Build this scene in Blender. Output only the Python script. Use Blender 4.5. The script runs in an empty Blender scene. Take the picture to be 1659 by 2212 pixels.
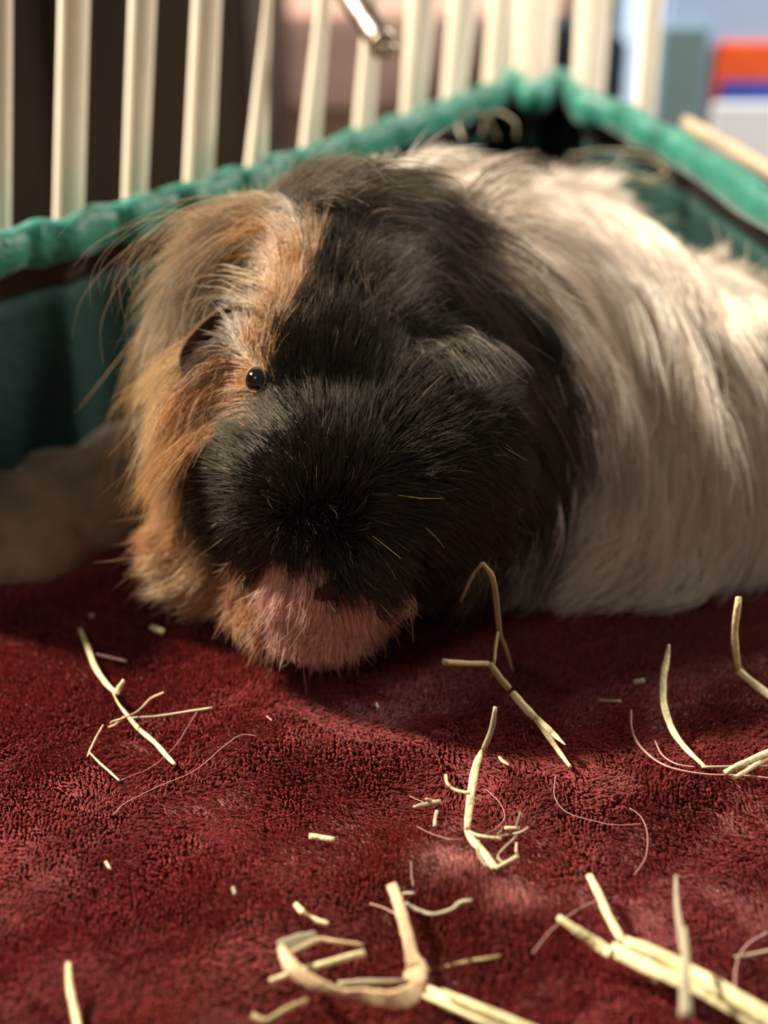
import bpy, bmesh, math, random
import numpy as np
from mathutils import Vector, Matrix
from mathutils.bvhtree import BVHTree

random.seed(7)
rng = np.random.default_rng(7)
scene = bpy.context.scene
COL = scene.collection

# ------------------------------------------------------------------ camera
F, CX, CY, H = 3100.0, 829.5, 1106.0, 0.175
PITCH = math.radians(28.0)
SN, CS = math.sin(PITCH), math.cos(PITCH)
cam_data = bpy.data.cameras.new('camera')
cam_data.sensor_fit = 'VERTICAL'
cam_data.sensor_height = 36.0
cam_data.lens = F / 2212.0 * 36.0
cam_data.clip_start = 0.01
cam_data.dof.use_dof = True
cam_data.dof.focus_distance = 0.271
cam_data.dof.aperture_fstop = 7.8
cam = bpy.data.objects.new('camera', cam_data)
COL.objects.link(cam)
cam.location = (0, 0, H)
cam.rotation_euler = (math.pi / 2 - PITCH, 0, 0)
scene.camera = cam

# ------------------------------------------------------------------ world, lights, exposure
world = bpy.data.worlds.new('world')
scene.world = world
world.use_nodes = True
world.node_tree.nodes['Background'].inputs[0].default_value = (1.0, 0.87, 0.74, 1)
world.node_tree.nodes['Background'].inputs[1].default_value = 0.12


def area(name, loc, target, size, power, color):
    l = bpy.data.lights.new(name, 'AREA')
    l.shape = 'DISK'
    l.size = size
    l.energy = power
    l.color = color
    o = bpy.data.objects.new(name, l)
    o.location = loc
    d = Vector(target) - Vector(loc)
    o.rotation_euler = d.to_track_quat('-Z', 'Y').to_euler()
    COL.objects.link(o)
    return o


area('key_lamp', (-0.98, 0.66, 1.00), (0.0, 0.30, 0.03), 0.12, 58.0, (1.0, 0.88, 0.72))
area('right_fill', (0.88, 0.66, 0.62), (0.02, 0.40, 0.05), 0.20, 9.5, (1.0, 0.90, 0.80))  # unseen fill, added to brighten the inner side of the bars
area('camera_side_fill', (-0.5, -0.75, 1.25), (0.0, 0.4, 0.05), 0.35, 1.8, (1.0, 0.88, 0.74))  # weak unseen fill, added from the camera side


def spot(name, loc, target, power, color, angle, size=0.1):
    l = bpy.data.lights.new(name, 'SPOT')
    l.energy = power
    l.color = color
    l.spot_size = math.radians(angle)
    l.spot_blend = 0.6
    l.shadow_soft_size = size
    o = bpy.data.objects.new(name, l)
    o.location = loc
    o.rotation_euler = (Vector(target) - Vector(loc)).to_track_quat('-Z', 'Y').to_euler()
    COL.objects.link(o)
    return o


spot('background_fill_spot', (0.70, 0.30, 0.80), (0.24, 0.85, 0.02), 46.0, (1.0, 0.94, 0.90), 55)  # unseen spot, added to brighten the boxes beyond the bars

scene.view_settings.view_transform = 'Standard'
scene.view_settings.look = 'None'
scene.view_settings.gamma = 1.0
scene.view_settings.exposure = 0.2
scene.view_settings.use_curve_mapping = False
scene.cycles.use_denoising = True
scene.cycles.max_bounces = 8
scene.cycles.transparent_max_bounces = 8


# ------------------------------------------------------------------ mapping helpers
def P(x, y, Z):
    """point seen at (x, y) of the photograph at depth Z metres along the view axis"""
    r = (x - CX) / F * Z
    u = (CY - y) / F * Z
    return Vector((r, Z * CS + u * SN, H - Z * SN + u * CS))


def PH(x, y, h=0.0):
    """point seen at (x, y) that lies at height h"""
    Z = (H - h) / (SN - (CY - y) / F * CS)
    return P(x, y, Z)


def project(p):
    y, z = p[1], p[2] - H
    Z = y * CS - z * SN
    u = y * SN + z * CS
    return CX + p[0] / Z * F, CY - u / Z * F, Z


# ------------------------------------------------------------------ materials
def new_mat(name):
    m = bpy.data.materials.new(name)
    m.use_nodes = True
    nt = m.node_tree
    b = nt.nodes['Principled BSDF']
    return m, nt, b


def mat(name, color, rough=0.6, metal=0.0, noise=0.0, scale=60.0, bump=0.0, bscale=200.0, spec=0.4, sheen=0.0,
        trans=0.0, emit=None, stretch=None):
    m, nt, b = new_mat(name)
    b.inputs['Base Color'].default_value = (*color, 1)
    b.inputs['Roughness'].default_value = rough
    b.inputs['Metallic'].default_value = metal
    b.inputs['Specular IOR Level'].default_value = spec
    if sheen:
        b.inputs['Sheen Weight'].default_value = sheen
        b.inputs['Sheen Roughness'].default_value = 0.4
    if trans:
        b.inputs['Transmission Weight'].default_value = trans
    tc = nt.nodes.new('ShaderNodeTexCoord')
    src = tc.outputs['Object']
    if stretch:
        mp = nt.nodes.new('ShaderNodeMapping')
        mp.inputs['Scale'].default_value = stretch
        nt.links.new(src, mp.inputs['Vector'])
        src = mp.outputs['Vector']
    if noise:
        n = nt.nodes.new('ShaderNodeTexNoise')
        n.inputs['Scale'].default_value = scale
        n.inputs['Detail'].default_value = 4
        nt.links.new(src, n.inputs['Vector'])
        r = nt.nodes.new('ShaderNodeValToRGB')
        r.color_ramp.elements[0].position = 0.3
        r.color_ramp.elements[1].position = 0.7
        r.color_ramp.elements[0].color = (*[c * (1 - noise) for c in color], 1)
        r.color_ramp.elements[1].color = (*[min(1, c * (1 + noise)) for c in color], 1)
        nt.links.new(n.outputs['Fac'], r.inputs['Fac'])
        nt.links.new(r.outputs['Color'], b.inputs['Base Color'])
    if bump:
        n2 = nt.nodes.new('ShaderNodeTexNoise')
        n2.inputs['Scale'].default_value = bscale
        n2.inputs['Detail'].default_value = 3
        nt.links.new(src, n2.inputs['Vector'])
        bp = nt.nodes.new('ShaderNodeBump')
        bp.inputs['Strength'].default_value = bump
        bp.inputs['Distance'].default_value = 0.002
        nt.links.new(n2.outputs['Fac'], bp.inputs['Height'])
        nt.links.new(bp.outputs['Normal'], b.inputs['Normal'])
    return m


def strand_mat(name, gloss=0.25, rough=0.35, translucent=0.25, spec_tint=(1, 0.95, 0.88)):
    """fibre material: reads the strand's own colour"""
    m = bpy.data.materials.new(name)
    m.use_nodes = True
    nt = m.node_tree
    nt.nodes.clear()
    out = nt.nodes.new('ShaderNodeOutputMaterial')
    at = nt.nodes.new('ShaderNodeAttribute')
    at.attribute_name = 'strand_color'
    d = nt.nodes.new('ShaderNodeBsdfDiffuse')
    t = nt.nodes.new('ShaderNodeBsdfTranslucent')
    h = nt.nodes.new('ShaderNodeBsdfHair')
    h.component = 'Reflection'
    h.inputs['RoughnessU'].default_value = rough
    h.inputs['RoughnessV'].default_value = 0.9
    h.inputs['Offset'].default_value = math.radians(-3)
    h.inputs['Color'].default_value = (*spec_tint, 1)
    m1 = nt.nodes.new('ShaderNodeMixShader')
    m1.inputs[0].default_value = translucent
    m2 = nt.nodes.new('ShaderNodeMixShader')
    m2.inputs[0].default_value = gloss
    nt.links.new(at.outputs['Color'], d.inputs['Color'])
    nt.links.new(at.outputs['Color'], t.inputs['Color'])
    nt.links.new(d.outputs[0], m1.inputs[1])
    nt.links.new(t.outputs[0], m1.inputs[2])
    nt.links.new(m1.outputs[0], m2.inputs[1])
    nt.links.new(h.outputs[0], m2.inputs[2])
    nt.links.new(m2.outputs[0], out.inputs['Surface'])
    return m


M_liner = mat('green_liner_cloth', (0.010, 0.170, 0.120), 0.42, noise=0.25, scale=90, bump=0.35, bscale=500, spec=0.5, sheen=0.3)
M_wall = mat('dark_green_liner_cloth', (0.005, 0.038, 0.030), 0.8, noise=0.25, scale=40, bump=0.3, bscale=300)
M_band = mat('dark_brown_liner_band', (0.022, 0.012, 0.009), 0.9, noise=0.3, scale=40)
M_bar = mat('cream_bar', (0.90, 0.82, 0.67), 0.38, noise=0.05, scale=60)
M_bar_tan = mat('tan_bar', (0.45, 0.36, 0.25), 0.45)
M_steel = mat('steel', (0.36, 0.30, 0.25), 0.38, metal=1.0)
M_fleece = mat('grey_brown_fleece', (0.21, 0.155, 0.11), 0.95, noise=0.45, scale=55, bump=0.6, bscale=260, sheen=0.2)
M_blanket = mat('red_blanket_backing', (0.060, 0.006, 0.008), 0.9, noise=0.2, scale=300)
M_hay = mat('pale_hay', (0.74, 0.66, 0.36), 0.5, noise=0.18, scale=260, bump=0.25, bscale=900, stretch=(1, 1, 1), spec=0.35)
M_hay_tan = mat('tan_hay_leaf', (0.62, 0.44, 0.25), 0.5, noise=0.14, scale=200, bump=0.25, bscale=800)
M_hay_dull = mat('dull_hay', (0.36, 0.27, 0.13), 0.6, noise=0.2, scale=200)
M_hay_grey = mat('grey_hay', (0.42, 0.36, 0.24), 0.6, noise=0.2, scale=200)
M_fibre = mat('pale_pink_fibre', (0.50, 0.27, 0.24), 0.4, spec=0.5)
M_fibre_white = mat('white_fibre', (0.66, 0.58, 0.50), 0.4, spec=0.5)
M_eye = mat('black_eye', (0.004, 0.003, 0.002), 0.04, spec=1.0)
M_lid = mat('eyelid_skin', (0.26, 0.17, 0.11), 0.45)
M_pinna = mat('ear_skin', (0.10, 0.048, 0.028), 0.85, spec=0.1, noise=0.35, scale=120, bump=0.2, bscale=400)
M_pinna_dark = mat('dark_ear_skin', (0.018, 0.012, 0.010), 0.6)
M_nose = mat('pink_nose_skin', (0.40, 0.19, 0.15), 0.6, bump=0.2, bscale=900)
M_nostril = mat('nostril_skin', (0.05, 0.014, 0.006), 0.8)


# ------------------------------------------------------------------ object helpers
def tag(o, label=None, cat=None, group=None, kind=None):
    if label: o['label'] = label
    if cat: o['category'] = cat
    if group: o['group'] = group
    if kind: o['kind'] = kind
    return o


def link(o, parent=None):
    COL.objects.link(o)
    if parent:
        o.parent = parent
        o.matrix_parent_inverse = Matrix.Translation(-Vector(parent.location)) if parent.type == 'EMPTY' else Matrix.Identity(4)
    return o


def empty(name, loc, **kw):
    o = bpy.data.objects.new(name, None)
    o.empty_display_size = 0.01
    o.location = loc
    COL.objects.link(o)
    tag(o, **kw)
    return o


def mesh_obj(name, verts, faces, m, parent=None, smooth=True, **kw):
    me = bpy.data.meshes.new(name)
    me.from_pydata([tuple(v) for v in verts], [], faces)
    me.materials.append(m)
    if smooth:
        me.polygons.foreach_set('use_smooth', [True] * len(me.polygons))
    me.update()
    o = bpy.data.objects.new(name, me)
    link(o, parent)
    tag(o, **kw)
    return o


def catmull(pts, n):
    """smooth polyline through pts, n samples per span"""
    pts = [np.array(p, float) for p in pts]
    if len(pts) == 2:
        return [pts[0] + (pts[1] - pts[0]) * t for t in np.linspace(0, 1, n + 1)]
    out = []
    ext = [2 * pts[0] - pts[1]] + pts + [2 * pts[-1] - pts[-2]]
    for i in range(len(pts) - 1):
        p0, p1, p2, p3 = ext[i:i + 4]
        for t in np.linspace(0, 1, n, endpoint=False):
            out.append(0.5 * ((2 * p1) + (-p0 + p2) * t + (2 * p0 - 5 * p1 + 4 * p2 - p3) * t * t + (-p0 + 3 * p1 - 3 * p2 + p3) * t ** 3))
    out.append(pts[-1])
    return out


def sweep(path, ra, rb, seg=8, up=(0, 0, 1), twist=None, closed_caps=True):
    """tube with elliptical section: ra = half-width across (perp. to up), rb = half-thickness"""
    path = [Vector(p) for p in path]
    n = len(path)
    verts, faces = [], []
    for i, p in enumerate(path):
        t = (path[min(i + 1, n - 1)] - path[max(i - 1, 0)]).normalized()
        u = Vector(up)
        s = t.cross(u)
        if s.length < 1e-4: s = t.cross(Vector((1, 0, 0)))
        s.normalize()
        w = s.cross(t).normalized()
        if twist is not None:
            a = twist[i] if hasattr(twist, '__len__') else twist
            s, w = s * math.cos(a) + w * math.sin(a), -s * math.sin(a) + w * math.cos(a)
        a_ = ra[i] if hasattr(ra, '__len__') else ra
        b_ = rb[i] if hasattr(rb, '__len__') else rb
        for k in range(seg):
            f = 2 * math.pi * k / seg
            verts.append(p + s * (a_ * math.cos(f)) + w * (b_ * math.sin(f)))
    for i in range(n - 1):
        for k in range(seg):
            k2 = (k + 1) % seg
            faces.append((i * seg + k, i * seg + k2, (i + 1) * seg + k2, (i + 1) * seg + k))
    if closed_caps:
        faces.append(tuple(range(seg))[::-1])
        faces.append(tuple((n - 1) * seg + k for k in range(seg)))
    return verts, faces


def box_vf(c, s, rotz=0.0):
    c = Vector(c)
    R = Matrix.Rotation(rotz, 3, 'Z')
    v = [c + R @ Vector((sx * s[0] / 2, sy * s[1] / 2, sz * s[2] / 2)) for sx in (-1, 1) for sy in (-1, 1) for sz in (-1, 1)]
    f = [(0, 1, 3, 2), (4, 6, 7, 5), (0, 4, 5, 1), (2, 3, 7, 6), (0, 2, 6, 4), (1, 5, 7, 3)]
    return v, f


def bevel_box(name, c, s, m, parent=None, rotz=0.0, bev=0.003, **kw):
    v, f = box_vf(c, s, rotz)
    bm = bmesh.new()
    bv = [bm.verts.new(x) for x in v]
    for q in f: bm.faces.new([bv[i] for i in q])
    bmesh.ops.bevel(bm, geom=bm.edges[:], offset=bev, segments=2, affect='EDGES')
    bmesh.ops.recalc_face_normals(bm, faces=bm.faces[:])
    me = bpy.data.meshes.new(name)
    bm.to_mesh(me); bm.free()
    me.materials.append(m)
    o = bpy.data.objects.new(name, me)
    link(o, parent); tag(o, **kw)
    return o


def strands(name, pts, radii, colors, m, parent=None, **kw):
    """pts (N,K,3), radii (N,K), colors (N,3) -> one fibre object"""
    N, K, _ = pts.shape
    c = bpy.data.hair_curves.new(name)
    c.add_curves([K] * N)
    c.attributes['position'].data.foreach_set('vector', np.ascontiguousarray(pts, dtype=np.float32).ravel())
    a = c.attributes.get('radius') or c.attributes.new('radius', 'FLOAT', 'POINT')
    a.data.foreach_set('value', np.ascontiguousarray(radii, dtype=np.float32).ravel())
    ca = c.attributes.new('strand_color', 'FLOAT_COLOR', 'CURVE')
    cc = np.ones((N, 4), dtype=np.float32); cc[:, :3] = colors
    ca.data.foreach_set('color', cc.ravel())
    c.materials.append(m)
    o = bpy.data.objects.new(name, c)
    link(o, parent); tag(o, **kw)
    return o


def vnoise(p, freq, seed=0):
    """cheap smooth pseudo-noise, p (...,2or3) -> (...)"""
    r = np.random.default_rng(seed)
    out = 0
    for k in range(6):
        d = r.normal(size=p.shape[-1]); d /= np.linalg.norm(d)
        ph = r.uniform(0, 6.28)
        fr = freq * r.uniform(0.6, 1.5)
        out = out + np.sin((p @ d) * fr * 6.283 + ph + 1.3 * np.sin((p @ np.roll(d, 1)) * fr * 3.1 + ph * 2))
    return out / 6


# ------------------------------------------------------------------ room shell
M_floor = mat('dark_wood_floor', (0.11, 0.065, 0.04), 0.5, noise=0.3, scale=8, stretch=(1, 8, 1))
M_plaster = mat('beige_wall_paint', (0.30, 0.24, 0.19), 0.85, noise=0.05, scale=10)
v, f = box_vf((0, 1.0, -0.045), (5, 5, 0.05)); mesh_obj('floor', v, f, M_floor, smooth=False, kind='structure')
v, f = box_vf((0, 2.5, 1.2), (5, 0.1, 2.5)); mesh_obj('wall_back', v, f, M_plaster, smooth=False, kind='structure')
v, f = box_vf((-2.5, 1.0, 1.2), (0.1, 5, 2.5)); mesh_obj('wall_left', v, f, M_plaster, smooth=False, kind='structure')
v, f = box_vf((2.5, 1.0, 1.2), (0.1, 5, 2.5)); mesh_obj('wall_right', v, f, M_plaster, smooth=False, kind='structure')

# ------------------------------------------------------------------ blanket
def blanket_h(x, y):
    x = np.asarray(x, float); y = np.asarray(y, float)
    p = np.stack([x, y], -1)
    h = 0.0011 * vnoise(p, 14, 3) + 0.0007 * vnoise(p, 32, 4)
    def ridge(ax, ay, bx, by, amp, w):
        A = PH(ax, ay); B = PH(bx, by)
        d = np.array([B.x - A.x, B.y - A.y]); L = np.linalg.norm(d); d /= L
        rx, ry = x - A.x, y - A.y
        s = np.clip(rx * d[0] + ry * d[1], 0, L)
        q = (rx - s * d[0]) ** 2 + (ry - s * d[1]) ** 2
        return amp * np.exp(-q / (2 * w * w))
    h = h + ridge(430, 1800, 560, 2010, 0.0028, 0.0045) - ridge(360, 1800, 380, 1990, 0.002, 0.005)
    h = h + ridge(960, 1910, 1120, 2040, 0.0045, 0.007) + ridge(520, 1640, 900, 1660, 0.0025, 0.008)
    h = h + ridge(1300, 1720, 1659, 1730, 0.0025, 0.007) - ridge(700, 1760, 900, 1740, 0.0016, 0.008)
    return h + 0.0005


bx = np.linspace(-0.24, 0.26, 150); by = np.linspace(0.08, 0.46, 130)
def blanket_edge(x):            # back edge of the blanket (y world)
    return np.minimum(0.291 + 0.68 * np.clip(x + 0.091, 0, 1) + 0.003 * np.sin(x * 70), 0.43)
V, Fc = [], []
for j, t in enumerate(np.linspace(0, 1, 130)):
    for i, xx in enumerate(bx):
        e = float(blanket_edge(xx))
        yy = 0.08 + (e - 0.08) * t
        V.append((xx, yy, float(blanket_h(xx, yy))))
nx, ny = 150, 130
for j in range(ny - 1):
    for i in range(nx - 1):
        a = j * nx + i
        Fc.append((a, a + 1, a + nx + 1, a + nx))
# rounded hem down to the base along the border and underside
border = [j * nx for j in range(ny - 1, -1, -1)] + [i for i in range(1, nx)] + [j * nx + nx - 1 for j in range(1, ny)] + [(ny - 1) * nx + i for i in range(nx - 2, 0, -1)]
base = len(V)
for b in border:
    V.append((V[b][0], V[b][1], -0.008))
nb = len(border)
for k in range(nb):
    Fc.append((border[k], base + k, base + (k + 1) % nb, border[(k + 1) % nb]))
blanket = mesh_obj('blanket', V, Fc, M_blanket, label='dark red plush fleece blanket covering the cage floor under the guinea pig', cat='blanket')

# pile: short brushed tufts
M_pile = strand_mat('red_plush_pile', gloss=0.10, rough=0.5, translucent=0.2, spec_tint=(1.0, 0.62, 0.60))
def make_pile():
    N = 540000
    py = rng.uniform(-0.0, 1, N)
    yy = 0.135 + py ** 1.15 * 0.26
    half = 0.065 + yy * 0.31
    xx = rng.uniform(-1, 1, N) * half
    ok = yy < blanket_edge(xx) - 0.001
    xx, yy = xx[ok], yy[ok]
    N = len(xx)
    p2 = np.stack([xx, yy], -1)
    zz = blanket_h(xx, yy)
    # brushed direction varies slowly over the blanket
    ang = 3.4 * vnoise(p2, 9, 11) + 1.6 * vnoise(p2, 55, 12) + 0.8 * vnoise(p2, 190, 15) - 0.9
    lay = np.clip(0.38 + 0.45 * vnoise(p2, 11, 13) + 0.25 * vnoise(p2, 45, 14), 0.05, 0.9)
    L = rng.uniform(0.0016, 0.0027, N)
    # tufts: tips gather towards a cell centre
    cell = 0.00085
    warp = np.stack([0.0009 * vnoise(p2, 210, 21), 0.0009 * vnoise(p2, 230, 22)], -1)
    g = np.floor((p2 + warp) / cell)
    hsh = np.sin(g[:, 0] * 127.1 + g[:, 1] * 311.7) * 43758.5453
    j1 = hsh - np.floor(hsh)
    hs2 = np.sin(g[:, 0] * 269.5 + g[:, 1] * 183.3) * 43758.5453
    j2 = hs2 - np.floor(hs2)
    cen = (g + 0.25 + 0.5 * np.stack([j1, j2], -1)) * cell - warp
    pts = np.zeros((N, 4, 3))
    dirx, diry = np.cos(ang), np.sin(ang)
    for k, t in enumerate((0, 0.4, 0.75, 1.0)):
        l = lay * t
        off = np.stack([dirx * L * l * t, diry * L * l * t], -1)
        cl = (cen - p2) * (0.80 * t)
        pts[:, k, 0] = xx + off[:, 0] + cl[:, 0]
        pts[:, k, 1] = yy + off[:, 1] + cl[:, 1]
        pts[:, k, 2] = zz + L * t * (1 - 0.6 * l * t)
    pts[:, 1:, :] += rng.normal(0, 0.00012, (N, 3, 3))
    pts[:, 1:, 2] = np.maximum(pts[:, 1:, 2], zz[:, None] + 0.0003)
    rad = np.stack([np.full(N, 0.00013), np.full(N, 0.00012), np.full(N, 0.0001), np.full(N, 0.00004)], -1)
    tone = (0.72 + 0.62 * j1) * (1 + 0.35 * vnoise(p2, 26, 33)) + rng.normal(0, 0.12, N)
    tone = np.clip(tone, 0.4, 1.6)[:, None]
    warm = (0.5 + 0.5 * vnoise(p2, 9, 31))[:, None]
    c = (np.array([0.215, 0.0215, 0.0300]) * (1 - warm) + np.array([0.190, 0.0215, 0.0175]) * warm) * tone
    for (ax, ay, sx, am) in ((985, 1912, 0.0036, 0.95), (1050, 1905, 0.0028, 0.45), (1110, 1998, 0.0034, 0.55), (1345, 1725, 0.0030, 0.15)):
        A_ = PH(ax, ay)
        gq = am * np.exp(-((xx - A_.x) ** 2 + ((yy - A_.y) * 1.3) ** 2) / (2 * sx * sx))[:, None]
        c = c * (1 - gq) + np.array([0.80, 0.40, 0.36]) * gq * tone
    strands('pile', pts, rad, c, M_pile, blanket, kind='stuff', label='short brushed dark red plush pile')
make_pile()

# ------------------------------------------------------------------ cage liner
RIM_H = 0.069
rim_px = [(-420, 705), (-200, 622), (0, 548), (75, 527), (150, 515), (220, 487), (290, 475), (360, 448), (428, 438), (490, 410), (552, 398), (610, 372),
          (670, 358), (730, 331), (785, 316), (840, 292), (890, 278), (935, 258), (978, 245), (1025, 225), (1068, 212), (1105, 182),
          (1150, 214), (1212, 182), (1262, 232), (1330, 250), (1400, 290), (1470, 325), (1530, 365), (1659, 452), (1800, 550), (2050, 720)]
rim_pts = [PH(x, y, RIM_H) for x, y in rim_px]
path = catmull(rim_pts, 6)
liner = empty('cage_liner', (0.0, 0.46, 0.0), label='green cloth cage liner with thick piped rim around the guinea pig', cat='cage liner')
n = len(path)
ra = [0.0036 + 0.0006 * math.sin(i * 1.1) for i in range(n)]
rb = [0.0056 + 0.0005 * math.sin(i * 0.7 + 1) for i in range(n)]
v, f = sweep(path, ra, rb, seg=14)
mesh_obj('rim_piping', v, f, M_liner, liner, label='bright green padded rim, bulging between the bars')
# band and wall below the rim
cen2 = Vector((0.03, 0.30, 0))
def wall_strip(z0, z1, out0, out1, rows, fold, seed):
    V, Fq = [], []
    m = len(path)
    for j in range(rows + 1):
        t = j / rows
        for i, p in enumerate(path):
            p = Vector(p)
            a = Vector(path[min(i + 1, m - 1)]) - Vector(path[max(i - 1, 0)])
            nrm = Vector((a.y, -a.x, 0)).normalized()
            if nrm.dot(Vector((p.x, p.y, 0)) - cen2) < 0: nrm = -nrm
            out = out0 + (out1 - out0) * t + fold * math.sin(i * 0.33 + seed + t * 2) * t
            V.append((p.x + nrm.x * out, p.y + nrm.y * out, z0 + (z1 - z0) * t))
    for j in range(rows):
        for i in range(m - 1):
            a = j * m + i
            Fq.append((a, a + 1, a + m + 1, a + m))
    return V, Fq
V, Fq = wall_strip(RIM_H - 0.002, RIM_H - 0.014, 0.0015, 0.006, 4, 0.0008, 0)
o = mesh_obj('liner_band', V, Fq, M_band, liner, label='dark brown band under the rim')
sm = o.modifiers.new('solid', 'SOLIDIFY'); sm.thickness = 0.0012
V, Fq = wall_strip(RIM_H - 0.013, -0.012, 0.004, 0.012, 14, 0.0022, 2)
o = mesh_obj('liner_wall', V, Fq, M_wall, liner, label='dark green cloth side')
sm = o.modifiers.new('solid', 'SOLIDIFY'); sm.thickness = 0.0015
v, f = box_vf((0.02, 0.26, -0.014), (0.62, 0.60, 0.008))
mesh_obj('liner_base', v, f, M_fleece, liner, smooth=False, label='grey-brown fleece base')

# ------------------------------------------------------------------ cage bars
def bars(root, specs, m, lean=0.5, over=0.06):
    for (xb, yb, xt, wb, wt) in specs:
        B = PH(xb, yb, RIM_H)
        Zb = project(B)[2] + 0.009
        B = P(xb, yb, Zb)
        y0 = yb
        ln = (y0 - 0) / F * Zb
        Zt = Zb - math.tan(PITCH * lean) * ln
        T = P(xt, 0, Zt)
        d = (T - B).normalized()
        pts = []
        k = 9
        lo = B - d * 0.055
        hi = T + d * over
        L = (hi - lo).length
        wid = []
        for q in range(k * 2 + 1):
            t = q / (k * 2)
            pts.append(lo + (hi - lo) * t)
            s = max(0, min(1, ((pts[-1] - B).dot(d)) / max(1e-6, (T - B).length)))
            wb_m, wt_m = wb / F * Zb / 2, wt / F * Zb / 2
            w = wb_m * (1 - s) + wt_m * s
            wid.append(w)
        v, f = sweep(pts, wid, [min(0.0016, w * 0.6) for w in wid], seg=10, up=(-(cam.location - B).normalized().x, -(cam.location - B).normalized().y, 0.0))
        mesh_obj('bar', v, f, m, root)


left_panel = empty('cage_grille', tuple(PH(560, 400, 0) + Vector((0, 0.03, 0))), label='cream barred cage panel behind the green rim, left of the corner', cat='cage panel')
bars(left_panel, [(6, 520, 6, 34, 40), (148, 478, 160, 64, 64), (290, 443, 308, 52, 56), (428, 408, 447, 64, 60),
                  (552, 372, 579, 48, 15), (668, 325, 699, 44, 28), (785, 280, 806, 44, 34), (890, 245, 912, 50, 62),
                  (978, 212, 1002, 48, 62), (1068, 182, 1086, 50, 60)], M_bar)
bars(left_panel, [(1150, 165, 1160, 84, 84)], M_bar)
right_panel = empty('cage_grille', tuple(PH(1350, 300, 0) + Vector((0.02, 0.03, 0))), label='cream and tan barred cage panel on the right of the corner', cat='cage panel')
bars(right_panel, [(1270, 190, 1283, 68, 72), (1392, 232, 1410, 46, 48)], [M_bar, M_bar][0])
# long rail of the right panel behind the rim
A = PH(1440, 275, RIM_H) + Vector((0.007, 0.006, 0)); B = PH(1950, 590, RIM_H) + Vector((0.009, 0.006, 0))
v, f = sweep(catmull([A, B], 8), 0.0018, 0.0026, seg=10); mesh_obj('rail', v, f, M_bar_tan, right_panel, label='tan bottom rail')

# ------------------------------------------------------------------ water bottle spout
spout = empty('water_spout', tuple(P(840, 100, 0.40)), label='steel drinking spout with ball tip hanging in front of the bars', cat='water spout')
A = P(690, -110, 0.43); B = P(829, 98, 0.40)
R0 = 31 / F * 0.40
pts = catmull([A, A.lerp(B, 0.5), B], 6)
v, f = sweep(pts, R0, R0, seg=24); mesh_obj('tube', v, f, M_steel, spout)
d = (B - A).normalized()
v, f = sweep([B - d * 0.0008, B, B + d * 0.0006, B + d * 0.0011], [R0 * 1.02, R0 * 1.08, R0 * 1.0, R0 * 0.6], [R0 * 1.02, R0 * 1.08, R0 * 1.0, R0 * 0.6], seg=24)
mesh_obj('rolled_lip', v, f, M_steel, spout)
bm = bmesh.new(); bmesh.ops.create_uvsphere(bm, u_segments=20, v_segments=12, radius=R0 * 0.62, matrix=Matrix.Translation(B + d * 0.0016 + Vector((0.0008, 0, 0))))
me = bpy.data.meshes.new('ball'); bm.to_mesh(me); bm.free(); me.materials.append(M_steel)
me.polygons.foreach_set('use_smooth', [True] * len(me.polygons))
link(bpy.data.objects.new('ball', me), spout)

# ------------------------------------------------------------------ things beyond the bars
M_dkwood = mat('dark_brown_wood', (0.030, 0.019, 0.012), 0.6, noise=0.3, scale=12, stretch=(1, 1, 0.15))
M_card = mat('brown_cardboard', (0.42, 0.26, 0.21), 0.85, noise=0.22, scale=9, stretch=(0.4, 1, 3))
M_cardtop = mat('tan_cardboard', (0.50, 0.36, 0.22), 0.85, noise=0.1, scale=9)
M_slate = mat('slate_grey_cloth', (0.045, 0.055, 0.065), 0.9, noise=0.3, scale=12)
M_blue = mat('pale_blue_print', (0.42, 0.58, 0.85), 0.5)
M_orange = mat('orange_print', (0.90, 0.13, 0.03), 0.5)
M_navy = mat('blue_print', (0.05, 0.08, 0.42), 0.5)
M_white = mat('white_print', (0.80, 0.88, 0.92), 0.5)
M_teal = mat('grey_teal_print', (0.16, 0.26, 0.27), 0.6)
M_grey = mat('grey_blue_plastic', (0.32, 0.38, 0.45), 0.6)

def span(name, x0, x1, ytop, ybot_h, Y, depth, m, parent=None, bev=0.004, **kw):
    """upright box: its front face fills photo columns x0..x1 up to row ytop, at world distance Y, standing at height ybot_h"""
    # top height at Y for row ytop
    q = (CY - ytop) / F
    dz = Y * (SN - q * CS) / (CS + q * SN)   # drop below camera
    top = H - dz
    Z = Y * CS + (H - top) * SN
    xa, xb = (x0 - CX) / F * Z, (x1 - CX) / F * Z
    return bevel_box(name, ((xa + xb) / 2, Y + depth / 2, (top + ybot_h) / 2), (xb - xa, depth, top - ybot_h), m, parent, bev=bev, **kw)

FL = -0.020
cab = empty('cabinet', (-0.25, 0.70, FL), label='dark brown wooden cabinet behind the left bars', cat='cabinet')
span('cabinet_body', -700, 512, -500, FL, 0.60, 0.27, M_dkwood, cab)
span('door_panel', -330, 40, -420, FL + 0.01, 0.588, 0.011, M_dkwood, cab)
span('door_panel', 60, 495, -420, FL + 0.01, 0.588, 0.011, M_dkwood, cab)
box = empty('cardboard_box', (0.1, 0.95, FL), label='large pinkish brown cardboard box behind the middle bars', cat='box')
span('carton', 520, 1250, 45, FL, 0.88, 0.30, M_card, box)
span('flap', 520, 1250, -60, 0.0, 1.19, 0.006, M_cardtop, box)
span('tape', 820, 900, 42, 0.02, 0.8785, 0.002, M_cardtop, box, bev=0.0005)
bag = span('cloth_bag', 1215, 1425, -60, FL, 0.76, 0.10, M_slate, bev=0.03, label='slate grey cloth bag behind the right bars near the corner', cat='bag')
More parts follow.
